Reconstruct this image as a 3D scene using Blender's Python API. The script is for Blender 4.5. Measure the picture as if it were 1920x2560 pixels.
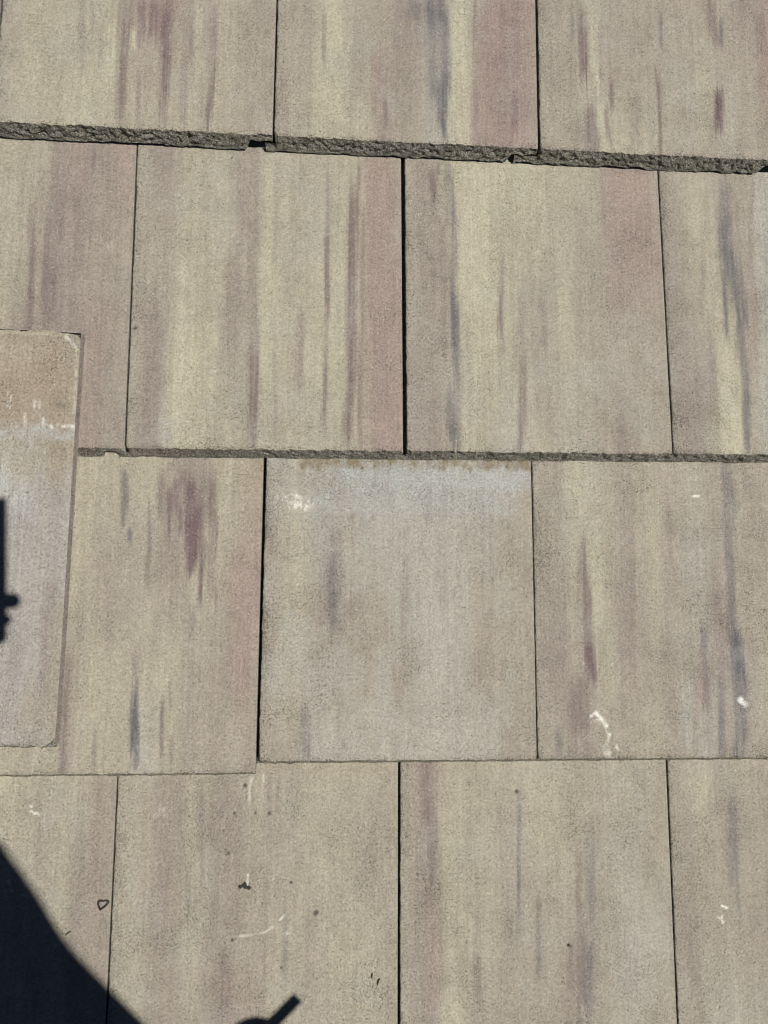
import bpy, bmesh, math, random
import numpy as np
from mathutils import Matrix, Vector

for o in list(bpy.data.objects):
    bpy.data.objects.remove(o)
SC = bpy.context.scene
COL = SC.collection

# ------------------------------------------------------------------ camera, sky, sun, exposure
# Roof frame: x along the courses, y up the slope, z square off the roof. ROOF turns it into world space.
PITCH = math.radians(18.4)
ROOF = Matrix.Translation((0, 0, 3.4)) @ Matrix.Rotation(PITCH, 4, 'X')

CAM_H = 0.8231
cam_data = bpy.data.cameras.new('camera')
cam_data.sensor_fit = 'HORIZONTAL'
cam_data.sensor_width = 36.0
cam_data.lens = 36.0 * 1908.6 / 1920.0
cam_data.clip_start = 0.01
cam_data.clip_end = 1000
CAM_LOCAL = (Matrix.Translation((0, 0, CAM_H)) @ Matrix.Rotation(math.radians(-3.937), 4, 'Y')
             @ Matrix.Rotation(math.radians(3.403), 4, 'X') @ Matrix.Rotation(math.radians(0.485), 4, 'Z'))
cam = bpy.data.objects.new('camera', cam_data)
COL.objects.link(cam)
cam.matrix_world = ROOF @ CAM_LOCAL
SC.camera = cam

SUN_ROOF = Vector((0.39624, -0.05120, 0.91672))
SUN_DIR = (ROOF.to_3x3() @ SUN_ROOF).normalized()
world = bpy.data.worlds.new('World')
SC.world = world
world.use_nodes = True
wn = world.node_tree.nodes
sky = wn.new('ShaderNodeTexSky')
sky.sky_type = 'NISHITA'
sky.sun_disc = False
sky.sun_elevation = math.asin(SUN_DIR.z)
sky.sun_rotation = math.atan2(SUN_DIR.x, SUN_DIR.y)
sky.altitude = 2800
sky.air_density = 0.35
sky.dust_density = 0.0
world.node_tree.links.new(sky.outputs['Color'], wn['Background'].inputs['Color'])
wn['Background'].inputs['Strength'].default_value = 0.05

sun_data = bpy.data.lights.new('sun', 'SUN')
sun_data.energy = 5.0
sun_data.angle = math.radians(0.53)
sun_data.color = (1.0, 0.978, 0.93)
sun = bpy.data.objects.new('sun', sun_data)
COL.objects.link(sun)
sun.rotation_euler = SUN_DIR.to_track_quat('Z', 'Y').to_euler()
sun.location = (0, 0, 12)

vs = SC.view_settings
vs.view_transform = 'Standard'
vs.look = 'None'
vs.exposure = 0.06
vs.gamma = 1.0
vs.use_curve_mapping = False

# ------------------------------------------------------------------ helpers
def tag(o, label=None, category=None, group=None, kind=None):
    if label: o['label'] = label
    if category: o['category'] = category
    if group: o['group'] = group
    if kind: o['kind'] = kind
    return o

def link(name, mesh, mats=(), parent=None):
    o = bpy.data.objects.new(name, mesh)
    COL.objects.link(o)
    for m in mats:
        if m.name not in [x.name for x in mesh.materials]:
            mesh.materials.append(m)
    o.parent = parent
    return o

def from_bm(name, bm, mats=(), parent=None, smooth=False):
    bmesh.ops.recalc_face_normals(bm, faces=bm.faces)
    me = bpy.data.meshes.new(name)
    bm.to_mesh(me); bm.free()
    if smooth:
        for p in me.polygons: p.use_smooth = True
    return link(name, me, mats, parent)

def box(bm, x0, x1, y0, y1, z0, z1):
    v = [bm.verts.new((x, y, z)) for z in (z0, z1) for y in (y0, y1) for x in (x0, x1)]
    for q in ((0, 2, 3, 1), (4, 5, 7, 6), (0, 1, 5, 4), (1, 3, 7, 5), (3, 2, 6, 7), (2, 0, 4, 6)):
        bm.faces.new([v[i] for i in q])

def hash2(ix, iy, s):
    n = (ix.astype(np.int64) * 374761393 + iy.astype(np.int64) * 668265263 + int(s) * 974634777) & 0xffffffff
    n = ((n ^ (n >> 13)) * 1274126177) & 0xffffffff
    return ((n ^ (n >> 16)) & 0xffff) / 65535.0

def vn(x, y, s=0):
    """smooth value noise, 0..1"""
    x = np.asarray(x, float); y = np.asarray(y, float)
    x, y = np.broadcast_arrays(x, y)
    ix = np.floor(x); iy = np.floor(y)
    fx = x - ix; fy = y - iy
    fx = fx * fx * (3 - 2 * fx); fy = fy * fy * (3 - 2 * fy)
    a = hash2(ix, iy, s); b = hash2(ix + 1, iy, s); c = hash2(ix, iy + 1, s); d = hash2(ix + 1, iy + 1, s)
    return (a * (1 - fx) + b * fx) * (1 - fy) + (c * (1 - fx) + d * fx) * fy

def fbm(x, y, s=0, n=4):
    t = 0; a = 0.5; k = 0
    for i in range(n):
        t = t + a * vn(x * 2 ** i, y * 2 ** i, s + i * 17); k += a; a *= 0.55
    return t / k

def sstep(a, b, x):
    t = np.clip((x - a) / (b - a), 0, 1)
    return t * t * (3 - 2 * t)

# ------------------------------------------------------------------ materials
def new_mat(name):
    m = bpy.data.materials.new(name)
    m.use_nodes = True
    nt = m.node_tree
    return m, nt, nt.nodes['Principled BSDF']

def node(nt, kind, **kw):
    n = nt.nodes.new(kind)
    for k, v in kw.items():
        if k.startswith('i_'):
            n.inputs[k[2:].replace('_', ' ')].default_value = v
        else:
            setattr(n, k, v)
    return n

def concrete_material(name, pit=0.605, bump=0.8):
    """Pigmented concrete: the colour bands come from the casting (colour attribute), grain and pits from noise."""
    m, nt, b = new_mat(name)
    L = nt.links.new
    geo = node(nt, 'ShaderNodeNewGeometry')
    att = node(nt, 'ShaderNodeAttribute', attribute_name='pigment')
    wear = node(nt, 'ShaderNodeAttribute', attribute_name='wear')
    n1 = node(nt, 'ShaderNodeTexNoise', i_Scale=820.0, i_Detail=3.0, i_Roughness=0.6)
    n2 = node(nt, 'ShaderNodeTexNoise', i_Scale=430.0, i_Detail=3.0, i_Roughness=0.7)
    n3 = node(nt, 'ShaderNodeTexNoise', i_Scale=40.0, i_Detail=3.0, i_Roughness=0.6)
    vo = node(nt, 'ShaderNodeTexVoronoi', i_Scale=560.0)
    for t in (n1, n2, n3, vo): L(geo.outputs['Position'], t.inputs['Vector'])
    # pits: fine noise above a threshold that falls where the face is worn
    th = node(nt, 'ShaderNodeMath', operation='MULTIPLY_ADD'); L(wear.outputs['Fac'], th.inputs[0]); th.inputs[1].default_value = -0.065; th.inputs[2].default_value = pit
    patch = node(nt, 'ShaderNodeMath', operation='MULTIPLY_ADD'); L(n3.outputs['Fac'], patch.inputs[0]); patch.inputs[1].default_value = -0.10; L(th.outputs[0], patch.inputs[2])
    patch2 = node(nt, 'ShaderNodeMath', operation='ADD'); L(patch.outputs[0], patch2.inputs[0]); patch2.inputs[1].default_value = 0.05
    dif = node(nt, 'ShaderNodeMath', operation='SUBTRACT'); L(n1.outputs['Fac'], dif.inputs[0]); L(patch2.outputs[0], dif.inputs[1])
    pf = node(nt, 'ShaderNodeMapRange'); L(dif.outputs[0], pf.inputs['Value']); pf.inputs['From Min'].default_value = 0.0; pf.inputs['From Max'].default_value = 0.09
    # overall grain
    gr = node(nt, 'ShaderNodeMapRange'); L(n2.outputs['Fac'], gr.inputs['Value']); gr.inputs['From Min'].default_value = 0.25; gr.inputs['From Max'].default_value = 0.75; gr.inputs['To Min'].default_value = 0.68; gr.inputs['To Max'].default_value = 1.30
    tc = node(nt, 'ShaderNodeTexCoord'); oi = node(nt, 'ShaderNodeObjectInfo')
    mp = node(nt, 'ShaderNodeMapping'); mp.inputs['Scale'].default_value = (620, 16, 30)
    L(tc.outputs['Object'], mp.inputs['Vector'])
    off = node(nt, 'ShaderNodeMath', operation='MULTIPLY'); L(oi.outputs['Random'], off.inputs[0]); off.inputs[1].default_value = 900.0
    ad = node(nt, 'ShaderNodeVectorMath', operation='ADD'); L(mp.outputs[0], ad.inputs[0]); L(off.outputs[0], ad.inputs[1])
    cb = node(nt, 'ShaderNodeTexNoise', i_Scale=1.0, i_Detail=2.0); L(ad.outputs[0], cb.inputs['Vector'])
    cr = node(nt, 'ShaderNodeMapRange'); L(cb.outputs['Fac'], cr.inputs['Value']); cr.inputs['From Min'].default_value = 0.25; cr.inputs['From Max'].default_value = 0.75; cr.inputs['To Min'].default_value = 0.945; cr.inputs['To Max'].default_value = 1.05
    gc = node(nt, 'ShaderNodeMath', operation='MULTIPLY'); L(gr.outputs[0], gc.inputs[0]); L(cr.outputs[0], gc.inputs[1])
    mul = node(nt, 'ShaderNodeVectorMath', operation='SCALE'); L(att.outputs['Color'], mul.inputs[0]); L(gc.outputs[0], mul.inputs['Scale'])
    dark = node(nt, 'ShaderNodeMix', data_type='RGBA'); L(pf.outputs[0], dark.inputs['Factor']); L(mul.outputs[0], dark.inputs['A'])
    dk = node(nt, 'ShaderNodeVectorMath', operation='MULTIPLY'); L(mul.outputs[0], dk.inputs[0]); dk.inputs[1].default_value = (0.27, 0.26, 0.24)
    L(dk.outputs[0], dark.inputs['B'])
    # scattered pale sand grains
    sep = node(nt, 'ShaderNodeSeparateColor'); L(vo.outputs['Color'], sep.inputs[0])
    pick = node(nt, 'ShaderNodeMath', operation='GREATER_THAN'); L(sep.outputs[0], pick.inputs[0]); pick.inputs[1].default_value = 0.91
    near = node(nt, 'ShaderNodeMath', operation='LESS_THAN'); L(vo.outputs['Distance'], near.inputs[0]); near.inputs[1].default_value = 0.30
    gm = node(nt, 'ShaderNodeMath', operation='MULTIPLY'); L(pick.outputs[0], gm.inputs[0]); L(near.outputs[0], gm.inputs[1])
    gm2 = node(nt, 'ShaderNodeMath', operation='MULTIPLY'); L(gm.outputs[0], gm2.inputs[0]); gm2.inputs[1].default_value = 0.5
    pale = node(nt, 'ShaderNodeMix', data_type='RGBA'); L(gm2.outputs[0], pale.inputs['Factor']); L(dark.outputs['Result'], pale.inputs['A']); pale.inputs['B'].default_value = (0.62, 0.58, 0.47, 1)
    L(pale.outputs['Result'], b.inputs['Base Color'])
    b.inputs['Roughness'].default_value = 0.88
    b.inputs['Specular IOR Level'].default_value = 0.25
    h = node(nt, 'ShaderNodeMath', operation='MULTIPLY_ADD'); L(pf.outputs[0], h.inputs[0]); h.inputs[1].default_value = -0.7; L(n2.outputs['Fac'], h.inputs[2])
    bp = node(nt, 'ShaderNodeBump', i_Strength=bump, i_Distance=0.0022); L(h.outputs[0], bp.inputs['Height'])
    L(bp.outputs[0], b.inputs['Normal'])
    return m

def plain_material(name, col, rough=0.7, var=0.12, scale=60.0, bump=0.2, dist=0.002, metallic=0.0):
    m, nt, b = new_mat(name)
    L = nt.links.new
    geo = node(nt, 'ShaderNodeNewGeometry')
    n = node(nt, 'ShaderNodeTexNoise', i_Scale=scale, i_Detail=4.0); L(geo.outputs['Position'], n.inputs['Vector'])
    mr = node(nt, 'ShaderNodeMapRange'); L(n.outputs['Fac'], mr.inputs['Value']); mr.inputs['To Min'].default_value = 1 - var; mr.inputs['To Max'].default_value = 1 + var
    v = node(nt, 'ShaderNodeVectorMath', operation='SCALE'); v.inputs[0].default_value = col; L(mr.outputs[0], v.inputs['Scale'])
    L(v.outputs[0], b.inputs['Base Color'])
    b.inputs['Roughness'].default_value = rough
    b.inputs['Metallic'].default_value = metallic
    bp = node(nt, 'ShaderNodeBump', i_Strength=bump, i_Distance=dist); L(n.outputs['Fac'], bp.inputs['Height']); L(bp.outputs[0], b.inputs['Normal'])
    return m

M_TOP = concrete_material('pigmented_concrete')
M_EDGE = concrete_material('raw_concrete_edge', pit=0.535, bump=1.0)
M_DECK = plain_material('roofing_felt', (0.03, 0.03, 0.03), 0.9)
M_WALL = plain_material('render_wall', (0.55, 0.5, 0.42), 0.9, 0.05, 20)
M_GROUND = plain_material('lawn_soil', (0.07, 0.085, 0.04), 0.95, 0.4, 3.0, 0.6, 0.02)
M_SOIL = plain_material('dark_soil', (0.035, 0.03, 0.024), 0.95, 0.4, 900)
M_STONE = plain_material('grit_stone', (0.10, 0.09, 0.075), 0.9, 0.3, 900)
M_HUSK = plain_material('dry_husk', (0.028, 0.024, 0.022), 0.6, 0.3, 900)
M_TWIG = plain_material('dry_twig', (0.07, 0.055, 0.04), 0.85, 0.3, 900)

# pigments of the tiles: albedo of each colour seen in the bands
PIG = {k: np.array(v) for k, v in dict(
    C=(.416, .386, .284), K=(.360, .328, .248), T=(.311, .273, .224), M=(.250, .208, .182), R=(.290, .224, .195),
    P=(.142, .097, .099), S=(.130, .122, .130), G=(.350, .335, .287), B=(.368, .366, .343), O=(.318, .272, .204),
    N=(.300, .242, .180), W=(.720, .700, .640), E=(.300, .280, .230), D=(.045, .04, .035), L=(.330, .303, .276), H=(.225, .188, .128)).items()}

# ------------------------------------------------------------------ colour layout of the tiles in view (mm from the lower left corner)
TILE_DATA = {
    '1A': dict(span=(3, 302, 153, -10), base=['TKKKKRRTKTT', 'TKKCKKKKKTT'],
        streaks=[(85, 149, 90, 69, 7.5, 'M', 0.7), (98, 142, 100, 111, 3.7, 'M', 0.5), (107, 110, 110, 58, 3.7, 'M', 0.4), (130, 152, 134, 4, 10.3, 'P', 0.55), (137, 153, 140, 106, 9.4, 'P', 0.5), (150, 153, 153, 103, 11.2, 'P', 0.65), (163, 154, 165, 105, 11.2, 'P', 0.75), (178, 155, 178, 30, 13.1, 'P', 0.85), (181, 34, 181, 1, 10.3, 'M', 0.6), (151, 72, 154, 5, 5.6, 'M', 0.6), (198, 130, 201, 8, 7.5, 'M', 0.6), (205, 137, 208, 76, 3.7, 'P', 0.4), (227, 159, 231, 73, 11.2, 'M', 0.8), (233, 77, 228, 5, 7.1, 'P', 0.65), (143, 116, 144, 90, 4.1, 'C', 0.8), (116, 114, 122, 3, 16.8, 'C', 0.5), (212, 158, 216, 60, 9.4, 'C', 0.5)],
        patches=[],
        scratches=[]),
    '1B': dict(span=(1, 300, 174, -8), base=['TTCTTMSCRRR', 'TKCKMTGCRRT'],
        streaks=[(53, 156, 54, 93, 4.4, 'M', 0.6), (94, 150, 95, 53, 12.5, 'M', 0.4), (114, 112, 116, 35, 14.2, 'R', 0.7), (123, 47, 124, 16, 5.3, 'P', 0.6), (142, 174, 143, 144, 10.7, 'M', 0.7), (155, 175, 155, 151, 14.2, 'S', 0.5), (172, 176, 175, 132, 8.0, 'S', 0.85), (190, 167, 193, 66, 14.2, 'S', 0.8), (188, 78, 186, 27, 9.8, 'S', 0.75), (188, 31, 192, 3, 6.2, 'S', 0.75), (177, 116, 177, 54, 8.9, 'S', 0.4), (209, 178, 209, 4, 23.1, 'C', 0.8), (225, 180, 225, 123, 4.4, 'P', 0.6), (227, 70, 227, 3, 7.1, 'P', 0.5), (260, 182, 259, 110, 7.1, 'P', 0.35), (254, 101, 253, 4, 4.4, 'P', 0.35), (271, 63, 270, 17, 6.8, 'P', 0.9), (258, 182, 256, 4, 64.0, 'R', 0.6), (258, 182, 256, 4, 64.0, 'P', 0.16)],
        patches=[],
        scratches=[]),
    '1C': dict(span=(-0, 273, 194, -7), base=['TTKTTTTTTMR', 'TTKTTTTKTTR', 'TTMCKKTTGTT'],
        streaks=[(52, 178, 53, 90, 12.4, 'P', 0.75), (40, 170, 40, 134, 6.2, 'S', 0.4), (59, 56, 62, 5, 14.7, 'P', 0.6), (66, 127, 75, 6, 8.5, 'C', 0.7), (86, 92, 85, 54, 6.2, 'P', 0.65), (78, 54, 81, 6, 5.4, 'P', 0.55), (76, 190, 72, 67, 2.8, 'M', 0.5), (88, 191, 85, 92, 3.9, 'M', 0.5), (113, 78, 111, 8, 10.9, 'M', 0.5), (124, 67, 122, 5, 6.2, 'C', 0.5), (147, 177, 146, 134, 5.4, 'S', 0.5), (140, 106, 140, 3, 5.9, 'P', 0.6), (211, 199, 212, 142, 14.0, 'P', 0.5), (221, 178, 219, 139, 4.7, 'S', 0.55), (212, 82, 210, 32, 12.4, 'P', 0.85), (268, 185, 266, 138, 12.4, 'P', 0.4), (269, 135, 268, 114, 10.9, 'R', 0.6), (179, 91, 178, 47, 23.3, 'G', 0.5)],
        patches=[],
        scratches=[]),
    '2A': dict(span=(161, 308, 351, -2), base=['KKMRMRT', 'KKMMTTT', 'KMMMRTT', 'KKRRRTT'],
        streaks=[(202, 345, 205, 283, 9.5, 'K', 0.7), (191, 266, 193, 122, 7.9, 'P', 0.65), (207, 244, 211, 123, 7.9, 'P', 0.5), (219, 284, 221, 235, 7.9, 'P', 0.45), (240, 258, 243, 187, 7.9, 'P', 0.35), (253, 342, 254, 317, 3.5, 'P', 0.6), (226, 267, 229, 211, 6.3, 'M', 0.5), (216, 202, 220, 123, 9.5, 'P', 0.4), (266, 140, 266, -2, 18.9, 'R', 0.4), (248, 346, 258, -2, 110.4, 'M', 0.4)],
        patches=[],
        scratches=[]),
    '2B': dict(span=(-3, 302, 348, -3), base=['TMKKTKKKKRT', 'TTKKTCKKKRR', 'TTCKTCKCKRR', 'TMCKKKKKKRR'],
        streaks=[(131, 347, 132, 120, 13.2, 'M', 0.5), (132, 120, 135, -3, 11.3, 'P', 0.65), (118, 340, 120, 246, 18.8, 'M', 0.35), (158, 328, 155, 228, 7.5, 'M', 0.4), (107, 234, 107, 92, 15.1, 'M', 0.45), (213, 340, 212, 237, 6.6, 'M', 0.6), (212, 259, 214, 151, 5.6, 'P', 0.65), (211, 103, 210, 22, 4.7, 'P', 0.75), (211, 151, 211, 94, 4.7, 'M', 0.5), (249, 340, 249, 303, 3.8, 'P', 0.6), (243, 301, 241, 132, 10.3, 'P', 0.65), (240, 142, 236, 0, 13.2, 'P', 0.65), (253, 271, 250, 10, 5.6, 'P', 0.45), (228, 339, 225, 56, 13.2, 'K', 0.5), (188, 160, 183, 74, 11.3, 'M', 0.6), (25, 166, 22, -4, 22.6, 'M', 0.7), (155, 150, 157, 18, 7.5, 'M', 0.4), (54, 109, 56, 53, 16.9, 'C', 0.8), (42, 35, 43, 5, 16.9, 'G', 0.8), (150, 208, 151, 169, 7.5, 'C', 0.5), (272, 332, 271, 1, 47.0, 'R', 0.35)],
        patches=[],
        scratches=[]),
    '2C': dict(span=(-1, 308, 350, -2), base=['TMCCCCKKRRT', 'TTCCKKKTRRT', 'TTKCKTKTTTT', 'TMCKGKGTMTT'],
        streaks=[(32, 330, 34, 294, 7.2, 'P', 0.65), (39, 340, 39, 322, 4.0, 'P', 0.5), (51, 334, 55, 225, 10.9, 'S', 0.6), (55, 248, 55, 153, 8.7, 'S', 0.9), (56, 171, 56, 69, 10.9, 'S', 0.85), (52, 78, 53, -3, 12.7, 'S', 0.65), (44, 277, 44, 96, 9.1, 'M', 0.65), (31, 228, 30, 152, 9.1, 'M', 0.5), (111, 230, 109, 182, 6.3, 'M', 0.6), (109, 188, 108, 137, 8.1, 'P', 0.65), (108, 139, 108, 107, 5.4, 'M', 0.5), (135, 193, 129, 98, 10.9, 'M', 0.45), (131, 107, 128, 6, 9.1, 'P', 0.45), (156, 184, 154, 117, 10.9, 'M', 0.4), (79, 308, 76, 162, 36.2, 'C', 0.7), (236, 313, 234, 254, 10.9, 'M', 0.5), (204, 109, 202, 77, 21.7, 'G', 0.5), (28, 325, 25, -3, 36.2, 'M', 0.35)],
        patches=[],
        scratches=[]),
    '2D': dict(span=(-9, 122, 339, -2), base=['TTKTTG', 'TMKTTG', 'TMKCTG', 'TMMCTG', 'TMKCTG'],
        streaks=[(78, 331, 76, 259, 14.4, 'S', 0.5), (76, 275, 69, 196, 15.8, 'S', 0.85), (71, 196, 72, 130, 7.2, 'S', 0.75), (82, 243, 88, 158, 15.8, 'S', 0.8), (89, 166, 84, 104, 10.1, 'S', 0.75), (88, 112, 87, -2, 10.1, 'S', 0.7), (112, 332, 103, 197, 7.2, 'M', 0.6), (109, 197, 106, 105, 8.6, 'R', 0.5), (46, 234, 42, 172, 7.2, 'M', 0.5), (72, 135, 66, -2, 21.6, 'C', 0.8), (66, 322, 61, 134, 14.4, 'K', 0.6), (127, 341, 103, -1, 14.4, 'G', 0.5), (37, 172, 27, -2, 28.8, 'M', 0.35)],
        patches=[],
        scratches=[]),
    '3A': dict(span=(80, 305, 324, -8), base=['TKKKKMMKOO', 'KKTTTMKKRR', 'KTKKKKTTRT', 'KTKKGKTTTM'],
        streaks=[(148, 320, 149, 276, 8.3, 'S', 0.7), (148, 279, 149, 258, 5.1, 'S', 0.55), (155, 256, 156, 242, 5.1, 'S', 0.6), (176, 284, 178, 227, 4.8, 'S', 0.45), (177, 230, 178, 192, 6.4, 'P', 0.35), (188, 321, 188, 272, 9.5, 'P', 0.5), (196, 300, 197, 271, 8.0, 'P', 0.75), (197, 272, 198, 240, 3.2, 'P', 0.6), (193, 271, 194, 240, 3.2, 'M', 0.6), (208, 280, 209, 249, 4.8, 'P', 0.65), (205, 308, 206, 277, 9.5, 'P', 0.55), (217, 315, 219, 262, 17.5, 'P', 0.7), (222, 273, 224, 217, 15.9, 'P', 1.0), (223, 228, 223, 206, 9.5, 'P', 0.55), (233, 301, 235, 200, 9.5, 'P', 0.5), (233, 216, 234, 173, 4.8, 'P', 0.65), (243, 318, 246, 240, 9.5, 'P', 0.55), (244, 246, 246, 178, 9.5, 'P', 0.5), (226, 170, 227, 140, 8.0, 'M', 0.6), (137, 215, 140, 132, 11.1, 'M', 0.4), (169, 132, 171, 86, 8.0, 'M', 0.5), (170, 88, 172, 37, 8.0, 'S', 0.85), (170, 66, 173, 11, 8.8, 'S', 1.0), (172, 16, 173, 4, 5.6, 'S', 0.5), (198, 75, 199, 14, 4.8, 'P', 0.6), (205, 98, 207, 59, 3.2, 'M', 0.6), (208, 40, 210, 11, 4.0, 'M', 0.5), (100, 124, 99, 55, 8.0, 'P', 0.5), (98, 55, 100, -7, 9.5, 'P', 0.4), (129, 49, 132, 2, 6.4, 'M', 0.6), (275, 231, 279, 95, 31.8, 'R', 0.6), (266, 178, 269, 66, 4.8, 'M', 0.5), (90, 66, 92, -7, 8.0, 'K', 0.9)],
        patches=[],
        scratches=[]),
    '3B': dict(span=(-4, 302, 325, 0), base=['GGGBBBBBBBT', 'TKGTGGGGGTT', 'TKTTTGGGTTT', 'TKTTTTGGTTT', 'TTGGGGGGGTT'],
        streaks=[(71, 258, 76, 139, 17.0, 'S', 0.45), (78, 175, 79, 139, 5.7, 'S', 0.35), (95, 277, 96, 130, 5.7, 'M', 0.5), (47, 54, 49, 1, 9.5, 'S', 0.5), (155, 246, 155, 139, 11.4, 'M', 0.5), (181, 297, 181, 259, 9.5, 'S', 0.3), (188, 157, 188, 85, 37.8, 'G', 0.5)],
        patches=[(36, 200, 315, 334, 'H', 1.2), (200, 314, 316, 338, 'H', 1.25), (81, 298, 291, 312, 'B', 1.0), (57, 274, 264, 289, 'B', 0.45), (85, 197, 176, 262, 'G', 0.5), (3, 48, 287, 305, 'G', 0.5), (16, 46, 281, 286, 'W', 0.75), (25, 48, 266, 275, 'W', 0.85), (29, 37, 274, 280, 'W', 0.6)],
        scratches=[]),
    '3C': dict(span=(-4, 268, 332, 0), base=['TTCKTKTKTTT', 'TTKKTKTGTTT', 'TMTKMTTTMTK', 'TTMTKKTGTTT'],
        streaks=[(26, 326, 25, 280, 6.4, 'M', 0.6), (58, 245, 58, 185, 4.8, 'P', 0.7), (54, 224, 51, 122, 12.8, 'M', 0.5), (59, 185, 63, 91, 9.6, 'P', 0.65), (62, 122, 64, 82, 8.0, 'P', 0.7), (52, 91, 46, 23, 24.0, 'P', 0.4), (34, 169, 33, 130, 4.8, 'M', 0.6), (114, 298, 114, 201, 9.6, 'M', 0.4), (113, 198, 111, 149, 6.4, 'M', 0.7), (109, 153, 106, 91, 12.8, 'M', 0.5), (158, 283, 156, 201, 6.4, 'M', 0.6), (74, 249, 74, 138, 14.4, 'C', 0.7), (228, 327, 227, 234, 16.0, 'S', 0.5), (227, 243, 226, 130, 11.2, 'S', 0.6), (228, 138, 229, 76, 16.0, 'S', 0.85), (231, 83, 227, -1, 14.4, 'S', 0.8), (192, 143, 191, 94, 8.0, 'S', 0.65), (186, 122, 182, 53, 11.2, 'R', 0.6), (193, 94, 190, 51, 9.6, 'P', 0.55), (209, 186, 206, 130, 9.6, 'M', 0.5), (209, 91, 204, -1, 8.0, 'S', 0.5), (207, 52, 204, 7, 5.6, 'S', 0.5), (168, 85, 164, 15, 14.4, 'G', 0.8), (24, 30, 24, 1, 9.6, 'S', 0.4)],
        patches=[],
        scratches=[(58.8, 39.3, 60.6, 45.4, 3.2, 'W', 0.9), (60.6, 45.4, 65.4, 48.7, 3.2, 'W', 0.9), (64.7, 49.1, 72.4, 41.5, 4.3, 'W', 0.8), (72.4, 41.5, 76.9, 34.7, 4.3, 'W', 0.8), (76.9, 34.7, 79.0, 25.6, 5.0, 'W', 0.8), (79.0, 25.6, 77.2, 18.9, 3.8, 'W', 0.8), (76.2, 12.1, 78.2, 1.6, 8.2, 'W', 0.45), (61.2, 40.1, 69.2, 41.5, 2.7, 'W', 0.7), (230.2, 61.7, 234.9, 57.8, 7.1, 'W', 0.95), (187.3, 289.2, 193.3, 290.0, 2.7, 'W', 0.8), (87.4, 13.5, 89.1, 9.0, 2.2, 'W', 0.6)]),
    '4A': dict(span=(186, 308, 320, 69), base=['CKKKKMT', 'KKTKMMT', 'KKTKMMT'],
        streaks=[(277, 296, 285, 147, 15.6, 'R', 0.35), (263, 284, 266, 226, 7.8, 'M', 0.3)],
        patches=[],
        scratches=[(211.5, 282.8, 212.8, 281.6, 1.0, 'W', 0.7), (211.9, 277.6, 216.2, 274.6, 1.0, 'W', 0.7), (217.3, 275.8, 221.0, 273.6, 1.0, 'W', 0.6), (193.5, 207.2, 198.7, 199.1, 3.9, 'W', 0.45), (191.8, 198.1, 193.2, 193.6, 1.6, 'W', 0.4)]),
    '4B': dict(span=(-8, 301, 324, 63), base=['TKMKMKTKKKT', 'TKMKMTTKKTT', 'TKMKMTKTKKT', 'TKMTMRKTKKT'],
        streaks=[(49, 271, 54, 164, 12.0, 'M', 0.5), (55, 226, 57, 181, 6.0, 'R', 0.5), (89, 297, 92, 216, 12.0, 'M', 0.55), (77, 216, 79, 163, 6.0, 'S', 0.35), (85, 198, 87, 146, 5.0, 'M', 0.45), (117, 136, 119, 76, 12.0, 'P', 0.3), (121, 110, 123, 63, 10.0, 'R', 0.6), (103, 288, 105, 216, 10.0, 'M', 0.5), (159, 315, 161, 233, 8.0, 'M', 0.6), (169, 309, 169, 269, 4.0, 'M', 0.5), (159, 215, 161, 144, 6.0, 'M', 0.4), (179, 170, 180, 100, 6.0, 'S', 0.4), (159, 144, 160, 92, 4.0, 'M', 0.5), (93, 146, 95, 77, 8.0, 'M', 0.45), (29, 307, 35, 164, 12.0, 'R', 0.25)],
        patches=[(147, 300, 315, 323, 'O', 0.6), (41, 53, 272, 281, 'W', 0.3)],
        scratches=[(126.7, 148.2, 140.5, 148.9, 2.4, 'W', 0.44), (140.5, 148.9, 158.9, 151.8, 1.8, 'W', 0.32), (158.9, 151.8, 169.9, 158.6, 1.8, 'W', 0.32), (174.5, 163.8, 179.4, 168.5, 1.8, 'W', 0.48), (143.2, 316.9, 139.3, 300.4, 2.8, 'W', 0.4), (139.3, 300.4, 138.9, 280.2, 2.4, 'W', 0.36), (153.8, 313.1, 153.4, 289.2, 2.0, 'W', 0.28), (139.8, 209.8, 139.2, 199.1, 2.4, 'W', 0.48), (180.4, 150.4, 185.0, 149.5, 1.6, 'W', 0.4)]),
    '4C': dict(span=(0, 308, 324, 53), base=['MRKKKKKKKKT', 'TMKKTKKTGTT', 'TMKKTTTTGGT', 'TMKTTTMTGTT'],
        streaks=[(28, 325, 31, 237, 13.2, 'P', 0.5), (35, 254, 33, 185, 9.5, 'P', 0.5), (35, 185, 34, 57, 18.9, 'R', 0.5), (56, 307, 62, 150, 22.7, 'C', 0.35), (131, 288, 129, 183, 5.3, 'S', 0.75), (129, 200, 128, 140, 4.7, 'S', 0.45), (120, 175, 119, 135, 3.8, 'M', 0.6), (151, 182, 151, 148, 5.7, 'P', 0.5), (151, 148, 150, 101, 7.6, 'S', 0.55), (195, 234, 197, 122, 9.5, 'P', 0.45), (190, 139, 189, 80, 22.7, 'P', 0.4), (210, 246, 209, 147, 13.2, 'S', 0.45), (207, 130, 201, 62, 15.1, 'S', 0.65), (83, 167, 83, 133, 4.7, 'M', 0.4), (83, 124, 84, 74, 6.6, 'P', 0.5), (59, 83, 59, 50, 28.4, 'C', 0.6), (259, 163, 255, 78, 37.8, 'G', 0.4)],
        patches=[],
        scratches=[]),
    '4D': dict(span=(-10, 108, 324, 47), base=['TTKTKT', 'TTKTTT', 'TMTTTM', 'TTGGTM'],
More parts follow.
